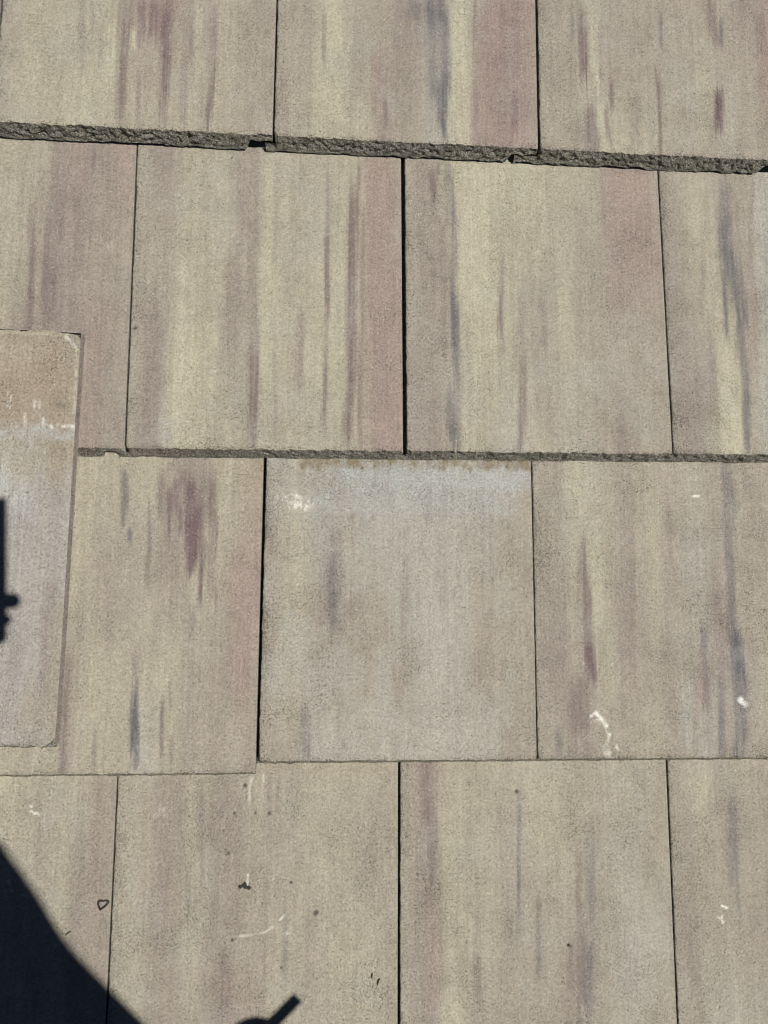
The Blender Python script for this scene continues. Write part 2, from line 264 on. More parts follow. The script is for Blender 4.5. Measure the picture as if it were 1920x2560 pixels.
        streaks=[(71, 285, 71, 183, 12.1, 'S', 0.5), (48, 316, 46, 285, 8.1, 'C', 0.6), (75, 189, 73, 158, 6.7, 'S', 0.4), (21, 116, 19, 86, 13.5, 'M', 0.5), (90, 164, 88, 133, 10.8, 'M', 0.5)],
        patches=[],
        scratches=[(54.7, 167.7, 61.3, 165.1, 1.9, 'W', 0.9), (52.3, 161.6, 55.4, 157.1, 3.5, 'W', 0.7), (54.1, 157.2, 55.0, 149.7, 2.4, 'W', 0.9), (49.9, 155.4, 53.3, 154.7, 1.6, 'W', 0.7)]),
}

# ------------------------------------------------------------------ tile builder
TILE_L, TILE_T, ALPHA, DRAFT = 0.420, 0.0226, math.radians(4.033), 0.26

def pigment(u, v, data, seed):
    """colour of the casting at tile coordinates u (across, m) and v (up from the tail, m)"""
    ul, ur, vt, vb = [a * 1e-3 for a in data['span']]
    rows = data['base']; n = len(rows[0]); m = len(rows)
    calm = data.get('calm', .2)
    grid = np.array([[PIG[c] for c in r] for r in rows]) * (1 - calm) + np.array((.312, .278, .217)) * calm
    uu = u + 0.010 * (vn(u * 45, v * 5, seed) - .5) + 0.004 * (vn(u * 220, v * 9, seed + 1) - .5)
    fu = np.clip((uu - ul) / (ur - ul), 0, 1) * (n - 1)
    fv = np.clip((vt - v) / (vt - vb) + 0.10 * (vn(u * 150, v * 6, seed + 2) - .5), 0, 1) * (m - 1)
    iu = np.minimum(fu.astype(int), n - 2); tu = sstep(0.12, 0.88, fu - iu)[..., None]
    if m > 1:
        iv = np.minimum(fv.astype(int), m - 2); tv = (fv - iv)[..., None]
        col = (grid[iv, iu] * (1 - tu) + grid[iv, iu + 1] * tu) * (1 - tv) + (grid[iv + 1, iu] * (1 - tu) + grid[iv + 1, iu + 1] * tu) * tv
    else:
        col = grid[0, iu] * (1 - tu) + grid[0, iu + 1] * tu
    # fine drawn-out variation of the slurry
    g = ((vn(u * 95, v * 4.5, seed + 3) - .5) * 0.75 + (vn(u * 260, v * 8, seed + 4) - .5) * 0.55) * (.75 - calm)
    gm = np.clip(g, 0, 1)[..., None]; gc = np.clip(-g, 0, 1)[..., None]
    col = col * (1 - .75 * gm) + PIG['M'] * .75 * gm
    col = col * (1 - .60 * gc) + PIG['C'] * .60 * gc
    for i, (u0, v0, u1, v1, w, c, s) in enumerate(data['streaks']):
        u0, v0, u1, v1, w = u0 * 1e-3, v0 * 1e-3, u1 * 1e-3, v1 * 1e-3, w * 1e-3
        ln = max(v0 - v1, 0.004)
        t = np.clip((v0 - v) / ln, 0, 1)
        cen = u0 + (u1 - u0) * t + w * 0.35 * (vn(v * 28, seed + i, 5) - .5)
        hw = w * 0.5 * (0.8 + 0.5 * vn(v * 22, seed + 3.3 * i, 6))
        x = np.abs(u - cen) / hw
        edge = 1 - sstep(0.25, 1.55, x + 0.45 * (vn(u * 600, v * 18, seed + i) - .5))
        so = min(0.030, 0.22 * ln)
        fr = (vn(u * 750, 0 * v, seed + 7 * i) - .5) * min(0.035, 0.45 * ln)
        along = sstep(v1 - so, v1 + so, v + fr) * (1 - sstep(v0 - so, v0 + so, v + fr * 0.6))
        mk = np.clip(edge * along * s * (1.16 - .5 * calm) * (0.48 + 0.5 * vn(u * 420, v * 9, seed + 11 * i) + .5 * vn(u * 880, v * 16, seed + 13 * i)), 0, 1)[..., None]
        col = col * (1 - mk) + PIG[c] * mk
    # cloudy weathering and fine streak grain
    f = (vn(u * 420, v * 10, seed + 20) - .5) * .5 + (vn(u * 900, v * 22, seed + 21) - .5) * .5
    cl = fbm(u * 55, v * 40, seed + 22) - .5
    sp = fbm(u * 230, v * 210, seed + 23, 3) - .5
    col = col * (1 + .20 * f + .20 * cl + .16 * sp)[..., None]
    gy = np.clip((fbm(u * 30, v * 22, seed + 24) - .52) * 2.2, 0, .5)[..., None] * data.get('bleach', .6)
    col = col * (1 - gy) + PIG['G'] * gy
    for i, (a, b, c0, c1, c, s) in enumerate(data['patches']):
        a, b, c0, c1 = a * 1e-3, b * 1e-3, c0 * 1e-3, c1 * 1e-3
        jj = 0.016 * (fbm(u * 70, v * 20, seed + 30 + i) - .5) + .006 * (vn(u * 500, v * 40, seed + 33 + i) - .5)
        e = 0.0035
        mk = sstep(a - e, a + e, u + jj) * (1 - sstep(b - e, b + e, u + jj)) * sstep(c0 - e, c0 + e, v + jj) * (1 - sstep(c1 - e, c1 + e, v + jj))
        if c == 'W':
            mk = mk * sstep(.42, .58, fbm(u * 520 + v * 420, v * 190 - u * 220, seed + i, 3))
        else:
            mk = mk * np.clip(2.4 * fbm(u * 150, v * 90, seed + 31 + i) - .45, 0, 1.1)
        mk = np.clip(mk * s, 0, 1)[..., None]
        col = col * (1 - mk) + PIG[c] * mk
    for i, (a0, b0, a1, b1, w, c, s) in enumerate(data['scratches']):
        p = np.stack([u - a0 * 1e-3, v - b0 * 1e-3], -1); d = np.array([(a1 - a0) * 1e-3, (b1 - b0) * 1e-3])
        t = np.clip((p @ d) / max(d @ d, 1e-9), 0, 1)
        r = np.linalg.norm(p - t[..., None] * d, axis=-1) / (max(w, 2.1) * 0.5e-3)
        mk = np.clip((1 - sstep(.4, 1.5, r)) * s * sstep(.22, .66, fbm(u * 170 + 31 * i, v * 170, seed + i, 4)) * 1.15, 0, 1)[..., None]
        col = col * (1 - mk) + PIG[c] * mk
    # raw concrete shows along the rubbed left edge
    rub = (np.exp(-np.clip(u, 0, 1) / 0.012) * (.2 + .5 * vn(u * 300, v * 90, seed + 40)))[..., None] * .8
    col = col * (1 - rub) + PIG['E'] * 1.15 * rub
    return np.clip(col, 0.02, 0.9)

def spaced(a, b, step):
    n = max(2, int(round((b - a) / step)) + 1)
    return np.linspace(a, b, n)

def tile_mesh(name, w, data, seed, ragged=1.0, skin=0.0, res=0.0014, vis=0.36, lip=0.012, notch=0.030, length=TILE_L, pits=(), round_tail=False):
    T = TILE_T
    xs = np.unique(np.round(np.concatenate([spaced(0, w, res), [.0004, .0009, w - .0004, w - .0009]]), 6))
    ys = np.concatenate([spaced(0, vis, res), spaced(vis, length, 0.02)[1:]])
    ys = np.unique(np.round(np.concatenate([ys, [.0005]]), 6))
    X, Y = np.meshgrid(xs, ys)
    nx, ny = len(xs), len(ys)
    left = np.exp(-X / 0.010)
    Z = 0.0007 * (fbm(X * 14, Y * 10, seed + 50) - .5) + (0.00034 + .0007 * left) * (fbm(X * 330, Y * 330, seed + 51, 3) - .5) * 2
    r = 0.0019
    Z -= np.where(X < r, r - np.sqrt(np.clip(r * r - (r - X) ** 2, 0, None)), 0)
    r2 = 0.0008
    Z -= np.where(X > w - r2, r2 - np.sqrt(np.clip(r2 * r2 - (X - w + r2) ** 2, 0, None)), 0)
    # broken tail arris
    chip = 0.0022 * np.clip(fbm(X * 90, 0 * X, seed + 52) * 1.6 - .35, 0, 1)
    tail = sstep(0.0065, 0.0, Y)
    Z -= tail * (0.0005 + chip * (.3 + .7 * vn(X * 420, Y * 420, seed + 53)))
    for (pu, pv, pr) in pits:
        pr *= 1e-3
        dd = np.hypot(X - pu * 1e-3, Y - pv * 1e-3)
        Z -= 0.8 * pr * (1 - sstep(.35 * pr, 1.25 * pr, dd))
    Xj = X + np.where(X < .004, 1 - X / .004, 0) * 0.0014 * (fbm(Y * 160, 0 * Y, seed + 54) - .35)
    Yj = Y + (1 - sstep(0, .005, Y)) * ragged * (0.0026 * (fbm(X * 150, 0 * X, seed + 55) - .5) + .0016 * (vn(X * 600, 0 * X, seed + 58) - .5))
    # rounded lower-left corner of the tile
    cr = 0.006
    cx = np.clip(cr - X, 0, cr)
    Yj = Yj + (1 - sstep(0, .02, Y)) * (cr - np.sqrt(np.clip(cr * cr - cx * cx, 0, None))) * .6
    if round_tail:
        cx = np.clip(X - (w - .014), 0, .014)
        Yj = Yj + (1 - sstep(0, .05, Y)) * (.014 - np.sqrt(np.clip(.014 ** 2 - cx * cx, 0, None))) * .9
        ch = np.clip(X - (w - .014), 0, .014)
        Yj = Yj - sstep(length - .05, length, Y) * (.014 - np.sqrt(np.clip(.014 ** 2 - ch * ch, 0, None))) * .45
        Yj = Yj + sstep(length - .01, length, Y) * .005 * (fbm(X * 60, 0 * X, seed + 70) - .5)
    V = [np.stack([Xj, Yj, Z], -1).reshape(-1, 3)]
    col = pigment(X, Y, data, seed).reshape(-1, 3)
    wear = (left * .9 + tail * .8 + np.clip((fbm(X * 26, Y * 20, seed + 56) - .45) * 2.2, 0, 1) * data.get('worn', .7)).reshape(-1)
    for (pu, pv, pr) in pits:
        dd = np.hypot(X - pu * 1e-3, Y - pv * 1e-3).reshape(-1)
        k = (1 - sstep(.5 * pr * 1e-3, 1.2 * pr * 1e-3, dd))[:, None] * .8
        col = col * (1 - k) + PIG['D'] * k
    C = [col]; Wr = [wear]
    idx = np.arange(nx * ny).reshape(ny, nx)
    F = [np.stack([idx[:-1, :-1], idx[:-1, 1:], idx[1:, 1:], idx[1:, :-1]], -1).reshape(-1, 4)]
    MI = [np.zeros(len(F[0]), int)]
    base = nx * ny
    # rough tail face, column by column
    def face(xc, ztop, zbot, ytop):
        nonlocal base
        k = 15
        t = np.linspace(0, 1, k)[:, None]
        zb = zbot + 0.0034 * np.clip(fbm(xc * 75, 0 * xc, seed + 60) * 2.0 - .62, 0, 1) + 0.0014 * vn(xc * 400, 0 * xc, seed + 61)
        zb = zb * (1 - skin) + (zbot - .0012) * skin
        zz = ztop * (1 - t) + zb * t
        xx = np.broadcast_to(xc, zz.shape)
        yy = ytop * (1 - t) - DRAFT * (-zz) * 1.0 + DRAFT * (-ztop) * (1 - t)
        amp = np.sin(np.pi * np.clip(t, 0.0, 1)) ** .5
        rough = (fbm(xx * 210, zz * 260, seed + 62, 4) - .5) * .0052 + (fbm(xx * 60, zz * 90, seed + 63, 2) - .5) * .0022
        cav = -np.clip(vn(xx * 330, zz * 420, seed + 64) - .70, 0, 1) * .011
        yy = yy - amp * (rough + cav)
        zz = zz + amp * .0009 * (vn(xx * 500, zz * 500, seed + 65) - .5)
        V.append(np.stack([xx, yy, zz], -1).reshape(-1, 3))
        tint = (.85 + .35 * fbm(xx * 80, zz * 80, seed + 66)).reshape(-1)
        cc = (PIG['E'] * (1 - skin) + PIG['K'] * skin)[None, :] * tint[:, None] * (1.1 - .1 * skin)
        topmix = np.clip(1 - t * 7, 0, 1) * .7 * np.ones_like(xx)
        C.append(cc * (1 - topmix.reshape(-1, 1)) + PIG['T'] * topmix.reshape(-1, 1))
        Wr.append(np.full(xx.size, 1.0))
        n = len(xc)
        ii = np.arange(k * n).reshape(k, n) + base
        f = np.stack([ii[:-1, :-1], ii[1:, :-1], ii[1:, 1:], ii[:-1, 1:]], -1).reshape(-1, 4)
        F.append(f); MI.append(np.ones(len(f), int))
        base += k * n
    y0 = Yj[0]; z0 = Z[0]; x0 = Xj[0]
    full = xs <= w - max(notch, .01)
    i0 = int(full.sum())
    face(x0[:i0], z0[:i0], np.full(i0, -T), y0[:i0])
    nb = nx - i0 + 1
    ramp = sstep(0, 1, np.clip((xs[i0 - 1:] - (w - notch)) / .007, 0, 1)) * (notch > 0)
    face(x0[i0 - 1:], z0[i0 - 1:], -T + ramp * T * .52, y0[i0 - 1:])
    if lip > 0.002:
        xl = np.linspace(-lip, 0.0006, max(4, int(lip / res)))
        face(xl, np.full(len(xl), -T * .54), np.full(len(xl), -T), np.full(len(xl), .0012 - DRAFT * T * .54))
    # plain hidden sides: swept profile from the tail to the head
    prof = [(0.0, -r), (0.0, -T * .54), (-lip, -T * .54), (-lip, -T + .0012), (w - notch, -T + .0012), (w - notch + .004, -T * .5), (w + (.0024 if round_tail else 0), -.0065 if round_tail else -T * .5), (w, -r2)]
    pv = []
    for yy, sh in ((0.003, 1), (length, 0)):
        for (px, pz) in prof:
            pv.append((px, yy - DRAFT * (-pz) * sh * .6, pz))
    V.append(np.array(pv)); C.append(np.array([PIG['M'] if round_tail and px > w - .003 else PIG['E'] for px, _, _ in pv])); Wr.append(np.ones(len(pv)))
    np_ = len(prof)
    f = [(base + i, base + i + 1, base + np_ + i + 1, base + np_ + i) for i in range(np_ - 1)]
    F.append(np.array(f)); mf = np.ones(len(f), int); mf[-1] = 0 if round_tail else 1; MI.append(mf)
    verts = np.concatenate(V); faces = np.concatenate(F); mi = np.concatenate(MI)
    me = bpy.data.meshes.new(name)
    me.vertices.add(len(verts)); me.vertices.foreach_set('co', verts.astype(np.float32).ravel())
    me.loops.add(len(faces) * 4); me.loops.foreach_set('vertex_index', faces.astype(np.int32).ravel())
    me.polygons.add(len(faces))
    me.polygons.foreach_set('loop_start', np.arange(0, len(faces) * 4, 4, dtype=np.int32))
    me.polygons.foreach_set('material_index', mi.astype(np.int32))
    sm = np.ones(len(faces), bool); sm[-len(f):] = False
    me.polygons.foreach_set('use_smooth', sm)
    me.update(calc_edges=True); me.validate()
    ca = me.attributes.new('pigment', 'FLOAT_COLOR', 'POINT')
    rgba = np.ones((len(verts), 4), np.float32); rgba[:, :3] = np.concatenate(C)
    ca.data.foreach_set('color', rgba.ravel())
    wa = me.attributes.new('wear', 'FLOAT', 'POINT')
    wa.data.foreach_set('value', np.concatenate(Wr).astype(np.float32))
    # head end closed by an n-gon cap
    bm = bmesh.new(); bm.from_mesh(me)
    bm.verts.ensure_lookup_table()
    cap = [bm.verts[base + np_ + i] for i in range(np_)]
    fc = bm.faces.new(cap); fc.material_index = 1
    bm.to_mesh(me); bm.free()
    me.materials.append(M_TOP); me.materials.append(M_EDGE)
    return me

# ------------------------------------------------------------------ house: deck, wall, ground
ground_bm = bmesh.new()
vv = [ground_bm.verts.new(p) for p in ((-400, -400, 0), (400, -400, 0), (400, 400, 0), (-400, 400, 0))]
ground_bm.faces.new(vv)
tag(from_bm('ground', ground_bm, [M_GROUND]), kind='structure')

roof = bpy.data.objects.new('tiled_roof', None)
COL.objects.link(roof)
roof.matrix_world = ROOF
tag(roof, 'house roof laid with overlapping flat concrete tiles streaked tan, mauve and slate', 'roof')
bm = bmesh.new(); box(bm, -1.45, 1.45, -1.45, 1.45, -0.16, -0.0535)
from_bm('roof_deck', bm, [M_DECK], roof)
bm = bmesh.new()
c, s = math.cos(PITCH), math.sin(PITCH)
def wz(y): return 3.4 + y * math.tan(PITCH) - 0.172 / c
P = [(-1.25, -1.15), (1.25, -1.15), (1.25, 1.25), (-1.25, 1.25)]
lo = [bm.verts.new((x, y, 0)) for x, y in P]; hi = [bm.verts.new((x, y, wz(y))) for x, y in P]
for i in range(4): bm.faces.new((lo[i], lo[(i + 1) % 4], hi[(i + 1) % 4], hi[i]))
bm.faces.new(hi); bm.faces.new(lo)
wall = from_bm('wall', bm, [M_WALL], roof)
wall.matrix_parent_inverse = ROOF.inverted()

# ------------------------------------------------------------------ tiles
ROWS = {0: (0.795, 0.0), 1: (0.46434, -0.28459), 2: (0.11551, 0.42849), 3: (-0.21527, -0.10661),
        4: (-0.54593, -0.01974), 5: (-0.877, 0.0), 6: (-1.208, 0.0)}
LEFT = {'1A': -0.36940, '1B': -0.06896, '1C': 0.22998, '2A': -0.51961, '2B': -0.21961, '2C': 0.08082, '2D': 0.38012,
        '3A': -0.37347, '3B': -0.07347, '3C': 0.22492, '4A': -0.52332, '4B': -0.22332, '4C': 0.07798, '4D': 0.37827}
# width, underlap lip on the left, notch under the right edge, shift of the tail, pits (u, v, radius in mm), bleach, worn
SHAPE = {
    '1A': dict(w=.2990, lip=.020, notch=.031), '1B': dict(w=.2968, lip=.010, notch=.034), '1C': dict(w=.2990, lip=.026, notch=.036, worn=1.0),
    '2A': dict(w=.2988, lip=.012, notch=.027, bleach=.2, worn=.3), '2B': dict(w=.2966, lip=.011, notch=.021, pits=[(5, 133, 2.4)]),
    '2C': dict(w=.2984, lip=.020, notch=.026, worn=1.0), '2D': dict(w=.2980, lip=.022, notch=.028, worn=1.2),
    '3A': dict(w=.2972, lip=.012, notch=.016, dy=-.0115, bleach=.2, worn=.4), '3B': dict(calm=.15, w=.2974, lip=.012, notch=.016, worn=1.1, bleach=1.5),
    '3C': dict(w=.2980, lip=.012, notch=.02, worn=1.2),
    '4A': dict(w=.2990, lip=.012, notch=.02, worn=.6), '4B': dict(w=.2991, lip=.012, notch=.02, worn=.9,
        pits=[(134, 300.8, 2.3), (123.6, 272.2, 1.8), (145.7, 272.3, 1.6), (160.6, 271.9, 2.2), (118.7, 231.5, 1.9), (185.3, 200.9, 2.0), (124.9, 145.1, 1.9), (177, 116.4, 1.6), (211.4, 169.7, 3.0)]),
    '4C': dict(w=.2990, lip=.012, notch=.02, worn=1.2, pits=[(128.5, 291, 2.4), (184.9, 130, 1.5)]), '4D': dict(w=.2980, lip=.012, notch=.02, worn=1.2)}
LABELS = {'3B': 'grey bleached tile with brown head strip and white scuff', '3A': 'tile with dark plum smear and one slate streak',
          '3C': 'tile with curved white chalk mark near its tail', '2C': 'tile with slate streak beside pale cream band'}
rnd = random.Random(4)
def place_tile(me, row, x_left, dy=0.0, dz=0.0):
    yt, a = ROWS[row]; a = math.radians(a)
    o = link('roof_tile', me, (), roof)
    o.location = (x_left, yt + math.tan(a) * x_left + dy, dz)
    o.rotation_euler = (-ALPHA, 0, a)
    return o

for i, (t, dat) in enumerate(TILE_DATA.items()):
    s = SHAPE[t]; dat = dict(dat)
    dat['calm'] = {'4': .45}.get(t[0], .2)
    for k in ('bleach', 'worn', 'calm'):
        if k in s: dat[k] = s[k]
    me = tile_mesh('roof_tile', s['w'], dat, 100 + i * 7, lip=s['lip'], notch=s['notch'], pits=s.get('pits', ()),
                   vis=.345 if t[0] != '4' else .35, ragged=.5 if t[0] == '3' else 1.0, skin=.95 if t[0] == '3' else 0.0)
    o = place_tile(me, int(t[0]), LEFT[t], s.get('dy', 0), rnd.uniform(-.0004, .0006))
    if t in LABELS: o['label'] = LABELS[t]

# tiles around the ones in view, four castings shared between them
def random_data(seed):
    q = random.Random(seed)
    b = [''.join(q.choice('TKKCMTRKTM') for _ in range(8)) for _ in range(2)]
    st = []
    for _ in range(16):
        x = q.uniform(10, 285); y = q.uniform(120, 400); l = q.uniform(40, 200)
        st.append((x, y, x + q.uniform(-4, 4), max(-5, y - l), q.uniform(8, 22), q.choice('MMPSRCM'), q.uniform(.35, .7)))
    return dict(span=(0, 300, 380, 0), base=b, streaks=st, patches=[], scratches=[])
SPARE = [tile_mesh('roof_tile', .298, random_data(k), 500 + k * 9, res=.004, vis=.36, lip=.012, notch=.02) for k in range(4)]
k = 0
for row in range(0, 7):
    first = {0: -.2196, 1: -.06896, 2: -.21961, 3: -.07347, 4: -.22332, 5: -.0735, 6: -.2233}[row]
    have = [LEFT[t] for t in LEFT if int(t[0]) == row]
    for j in range(-4, 5):
        x = first + .3 * j
        if x < -1.44 or x > 1.14 or any(abs(x - h) < .05 for h in have): continue
        place_tile(SPARE[(k * 3 + row) % 4], row, x, 0, rnd.uniform(-.0004, .0006)); k += 1

# ------------------------------------------------------------------ loose tile lying across two courses
loose_data = dict(span=(190, 300, 424, 0), base=["OOOOO", "OOONO", "ONNNO", "OOOOO", "BBBLL", "GLLLL", "GLLLL", "LLLLT", "LLLLT", "LLLTT", "LLLLT"],
    streaks=[(262, 350, 264, 280, 20, 'T', .3), (285, 180, 280, 60, 12, 'M', .3)],
    patches=[(215, 285, 352, 395, 'N', .35), (190, 262, 345, 372, 'N', .4), (272, 292, 343.5, 347, 'D', .45),
             (150, 310, 308, 325, 'B', .8), (150, 265, 285, 310, 'G', .6)],
    scratches=[(231, 358, 231.5, 343, 2, 'W', .4), (234, 354, 234, 342, 2, 'W', .45), (258, 352, 258, 343, 2.5, 'W', .4), (263, 353, 263, 343, 2, 'W', .35), (249, 336, 250, 325, 3, 'W', .35),
               (268, 333, 268, 326, 3, 'W', .4), (283, 326, 298, 326, 4, 'W', .6), (276, 326, 277, 324, 3, 'W', .6),
               (200, 422.5, 262, 421, 4, 'C', .9), (262, 421, 286, 420, 4, 'C', .9), (286, 419, 297, 409, 4, 'W', .4), (297, 410, 298, 340, 3, 'C', .8)], bleach=.35, worn=.8, calm=.1)
LW = .300
loose_me = tile_mesh('loose_roof_tile', LW, loose_data, 911, vis=.42, lip=.014, notch=.030, length=.424, round_tail=True)
loose = link('loose_roof_tile', loose_me)
loose.matrix_world = ROOF @ Matrix.Translation((-0.2755, -0.1935, 0.0195)) @ Matrix.Rotation(math.radians(-1.75), 4, 'Z') @ Matrix.Rotation(math.radians(0.25), 4, 'X') @ Matrix.Translation((-LW, 0, 0))
tag(loose, 'loose grey-mauve tile with bare tan head lying across two courses', 'roof tile')

# ------------------------------------------------------------------ small litter lying on the tiles
def on_tile(t, u, v, z=0.0):
    yt, a = ROWS[int(t[0])]; a = math.radians(a)
    m = Matrix.Translation((LEFT[t], yt + math.tan(a) * LEFT[t], 0)) @ Matrix.Rotation(a, 4, 'Z') @ Matrix.Rotation(-ALPHA, 4, 'X')
    return ROOF @ m @ Matrix.Translation((u * 1e-3, v * 1e-3, z))

def lump(name, rad, squash, seed, mat, count=1, spread=0.0):
    q = random.Random(seed); bm = bmesh.new()
    for c in range(count):
        rr_ = rad * q.uniform(.55, 1.1) if count > 1 else rad
        m = Matrix.Translation((q.uniform(-spread, spread), q.uniform(-spread, spread) * .5, rr_ * squash * .7))
        new = bmesh.ops.create_icosphere(bm, subdivisions=2, radius=rr_, matrix=m)['verts']
        cen = m.translation
        for v in new:
            d = v.co - cen
            v.co = cen + Vector((d.x, d.y, d.z * squash)) * q.uniform(.78, 1.15)
    return from_bm(name, bm, [mat])

crumbs = lump('soil_crumbs', .0021, .7, 3, M_SOIL, 9, .0055)
crumbs.matrix_world = on_tile('4B', 136.5, 198.5, -.0003) @ Matrix.Rotation(-.45, 4, 'Z')
tag(crumbs, 'small cluster of black soil crumbs below a white scratch on a tile', 'debris')
pe = lump('grit_grain', .0016, .8, 8, M_STONE)
pe.matrix_world = on_tile('4C', 183.0, 131.0)
tag(pe, 'tiny dark grit grain on the tile beside plum streaks', 'grit')
pe = lump('grit_grain', .0026, .8, 9, M_STONE)
pe.matrix_world = on_tile('3A', 95.5, 259.8)
tag(pe, 'dark grit grain caught against the side of the loose tile', 'grit')

# heart-shaped curl of a dry husk
bm = bmesh.new(); N = 26; ring = []
for i in range(N):
    a = 2 * math.pi * i / N
    x = .0040 * math.sin(a) ** 3 + .0006 * math.sin(a); y = .0040 * math.cos(a) - .0014 * math.cos(2 * a) - .0006 * math.cos(3 * a)
    lean = .0012 * math.sin(a + .6)
    ring.append([bm.verts.new((x * k_, y * k_ + lean, z_)) for k_, z_ in ((1.25, .0002), (1.18, .0024), (.86, .0026), (.84, .0002))])
for i in range(N):
    A, B = ring[i], ring[(i + 1) % N]
    for j in range(4):
        bm.faces.new((A[j], A[(j + 1) % 4], B[(j + 1) % 4], B[j]))
husk = from_bm('seed_husk', bm, [M_HUSK])
husk.matrix_world = on_tile('4A', 291.0, 183.6) @ Matrix.Rotation(-.3, 4, 'Z')
tag(husk, 'curled dark seed husk like a small heart beside a tile joint', 'husk')

def sliver(t, u, v, ln, ang, label):
    bm = bmesh.new(); secs = []
    for i in range(7):
        f = i / 6; r = .0007 * math.sin(math.pi * min(max(f, .12), .9)) + .0002
        x = (f - .5) * ln; y = .0009 * math.sin(2.2 * f)
        secs.append([bm.verts.new((x, y + r * math.cos(a), .0006 + r * math.sin(a))) for a in (0, 1.57, 3.14, 4.71)])
    for A, B in zip(secs, secs[1:]):
        for j in range(4): bm.faces.new((A[j], A[(j + 1) % 4], B[(j + 1) % 4], B[j]))
    bm.faces.new(secs[0]); bm.faces.new(secs[-1])
    o = from_bm('twig_sliver', bm, [M_TWIG])
    o.matrix_world = on_tile(t, u, v) @ Matrix.Rotation(ang, 4, 'Z')
    tag(o, label, 'twig')
sliver('4A', 257.5, 155.5, .0065, .45, 'short dark twig sliver at the shadow edge near the heart-shaped husk')
sliver('4B', 272.5, 106.1, .0055, 1.25, 'upper of two thin brown twig slivers beside a tile joint')
sliver('4B', 279.2, 99.8, .0075, 1.1, 'lower of two thin brown twig slivers beside a tile joint')

# ------------------------------------------------------------------ the photographer, standing down the slope
M_SKIN = plain_material('skin', (.42, .27, .19), .55, .06, 40, .05)
M_SHIRT = plain_material('navy_cotton_shirt', (.02, .028, .05), .9, .12, 500, .3, .0006)
M_TROUSER = plain_material('grey_work_trousers', (.06, .06, .065), .9, .12, 500, .3, .0006)
M_BOOT = plain_material('brown_boot_leather', (.07, .042, .025), .6, .15, 200, .2)
M_HAIR = plain_material('dark_hair', (.02, .014, .01), .6, .3, 500, .4)
M_CAP = plain_material('dark_cap_cloth', (.03, .032, .036), .9, .1, 500, .3, .0006)
M_GLASS = plain_material('screen_glass', (.01, .01, .012), .08, .02, 20, 0)
M_METAL = plain_material('phone_back', (.10, .105, .12), .35, .02, 300, .02, .0005, .6)
M_LENS = plain_material('lens_glass', (.004, .004, .006), .05, 0, 20, 0)
M_EYE = plain_material('eye_white', (.7, .68, .64), .3, .02)
M_PEN = plain_material('marker_plastic', (.30, .05, .03), .45, .04)

BASE = Vector((0.02, -0.93, 0.0))
J = {}     # joints: position in the roof frame, radius
def jt(n, x, y, z, r, r2=None): J[n] = (Vector((x, y, z)), r, r2 or r)
jt('pelvis', .02, -.66, .86, .135, .105); jt('waist', .02, -.60, 1.00, .128, .095); jt('chest', .045, -.50, 1.13, .160, .110); jt('collar', .03, -.395, 1.29, .105, .075)
jt('neck', .02, -.385, 1.365, .052); jt('skull_low', .02, -.345, 1.43, .072, .075); jt('skull', .02, -.335, 1.51, .080, .088); jt('crown', .02, -.335, 1.565, .06)
jt('chin', .02, -.285, 1.395, .032); jt('nose', .02, -.255, 1.455, .013); jt('jaw', .02, -.315, 1.415, .05)
for sd, n in ((1, 'r'), (-1, 'l')):
    jt(n + '_ear', .02 + sd * .083, -.342, 1.46, .016)
    jt(n + '_hip', .02 + sd * .095, -.69, .80, .095); jt(n + '_knee', .02 + sd * .125, -.80 + .05 * (sd < 0), .44, .060); jt(n + '_calf', .02 + sd * .13, -.86 + .03 * (sd < 0), .28, .056)
    jt(n + '_ankle', .02 + sd * .14, -.955 + .02 * (sd < 0), .078, .042); jt(n + '_heel', .02 + sd * .14, -.975 + .02 * (sd < 0), .022, .036); jt(n + '_foot', .02 + sd * .15, -.865 + .02 * (sd < 0), .014, .040); jt(n + '_toe', .02 + sd * .16, -.775 + .02 * (sd < 0), .002, .030)
jt('r_sh', .178, -.402, 1.28, .066); jt('r_arm', .176, -.488, 1.13, .054); jt('r_el', .216, -.580, .95, .045); jt('r_fore', .215, -.612, .82, .037); jt('r_wr', .198, -.562, .685, .028)
jt('r_palm', .194, -.530, .630, .030, .022); jt('r_kn', .193, -.526, .602, .026, .018)
jt('l_sh', -.130, -.41, 1.27, .062); jt('l_arm', -.185, -.375, 1.13, .052); jt('l_el', -.215, -.350, .985, .043); jt('l_fore', -.175, -.265, .920, .042); jt('l_wr', -.115, -.155, .845, .027)
jt('l_palm', -.088, -.112, .818, .024, .017); jt('l_kn', -.070, -.095, .804, .021, .014)
BONES = [('pelvis', 'waist'), ('waist', 'chest'), ('chest', 'collar'), ('collar', 'neck'), ('neck', 'skull_low'), ('skull_low', 'skull'), ('skull', 'crown'),
         ('skull_low', 'jaw'), ('jaw', 'chin'), ('skull_low', 'nose'), ('skull_low', 'r_ear'), ('skull_low', 'l_ear')]
for n in 'rl':
    BONES += [('pelvis', n + '_hip'), (n + '_hip', n + '_knee'), (n + '_knee', n + '_calf'), (n + '_calf', n + '_ankle'), (n + '_ankle', n + '_heel'), (n + '_ankle', n + '_foot'), (n + '_foot', n + '_toe'),
              ('collar', n + '_sh'), (n + '_sh', n + '_arm'), (n + '_arm', n + '_el'), (n + '_el', n + '_fore'), (n + '_fore', n + '_wr'), (n + '_wr', n + '_palm'), (n + '_palm', n + '_kn')]
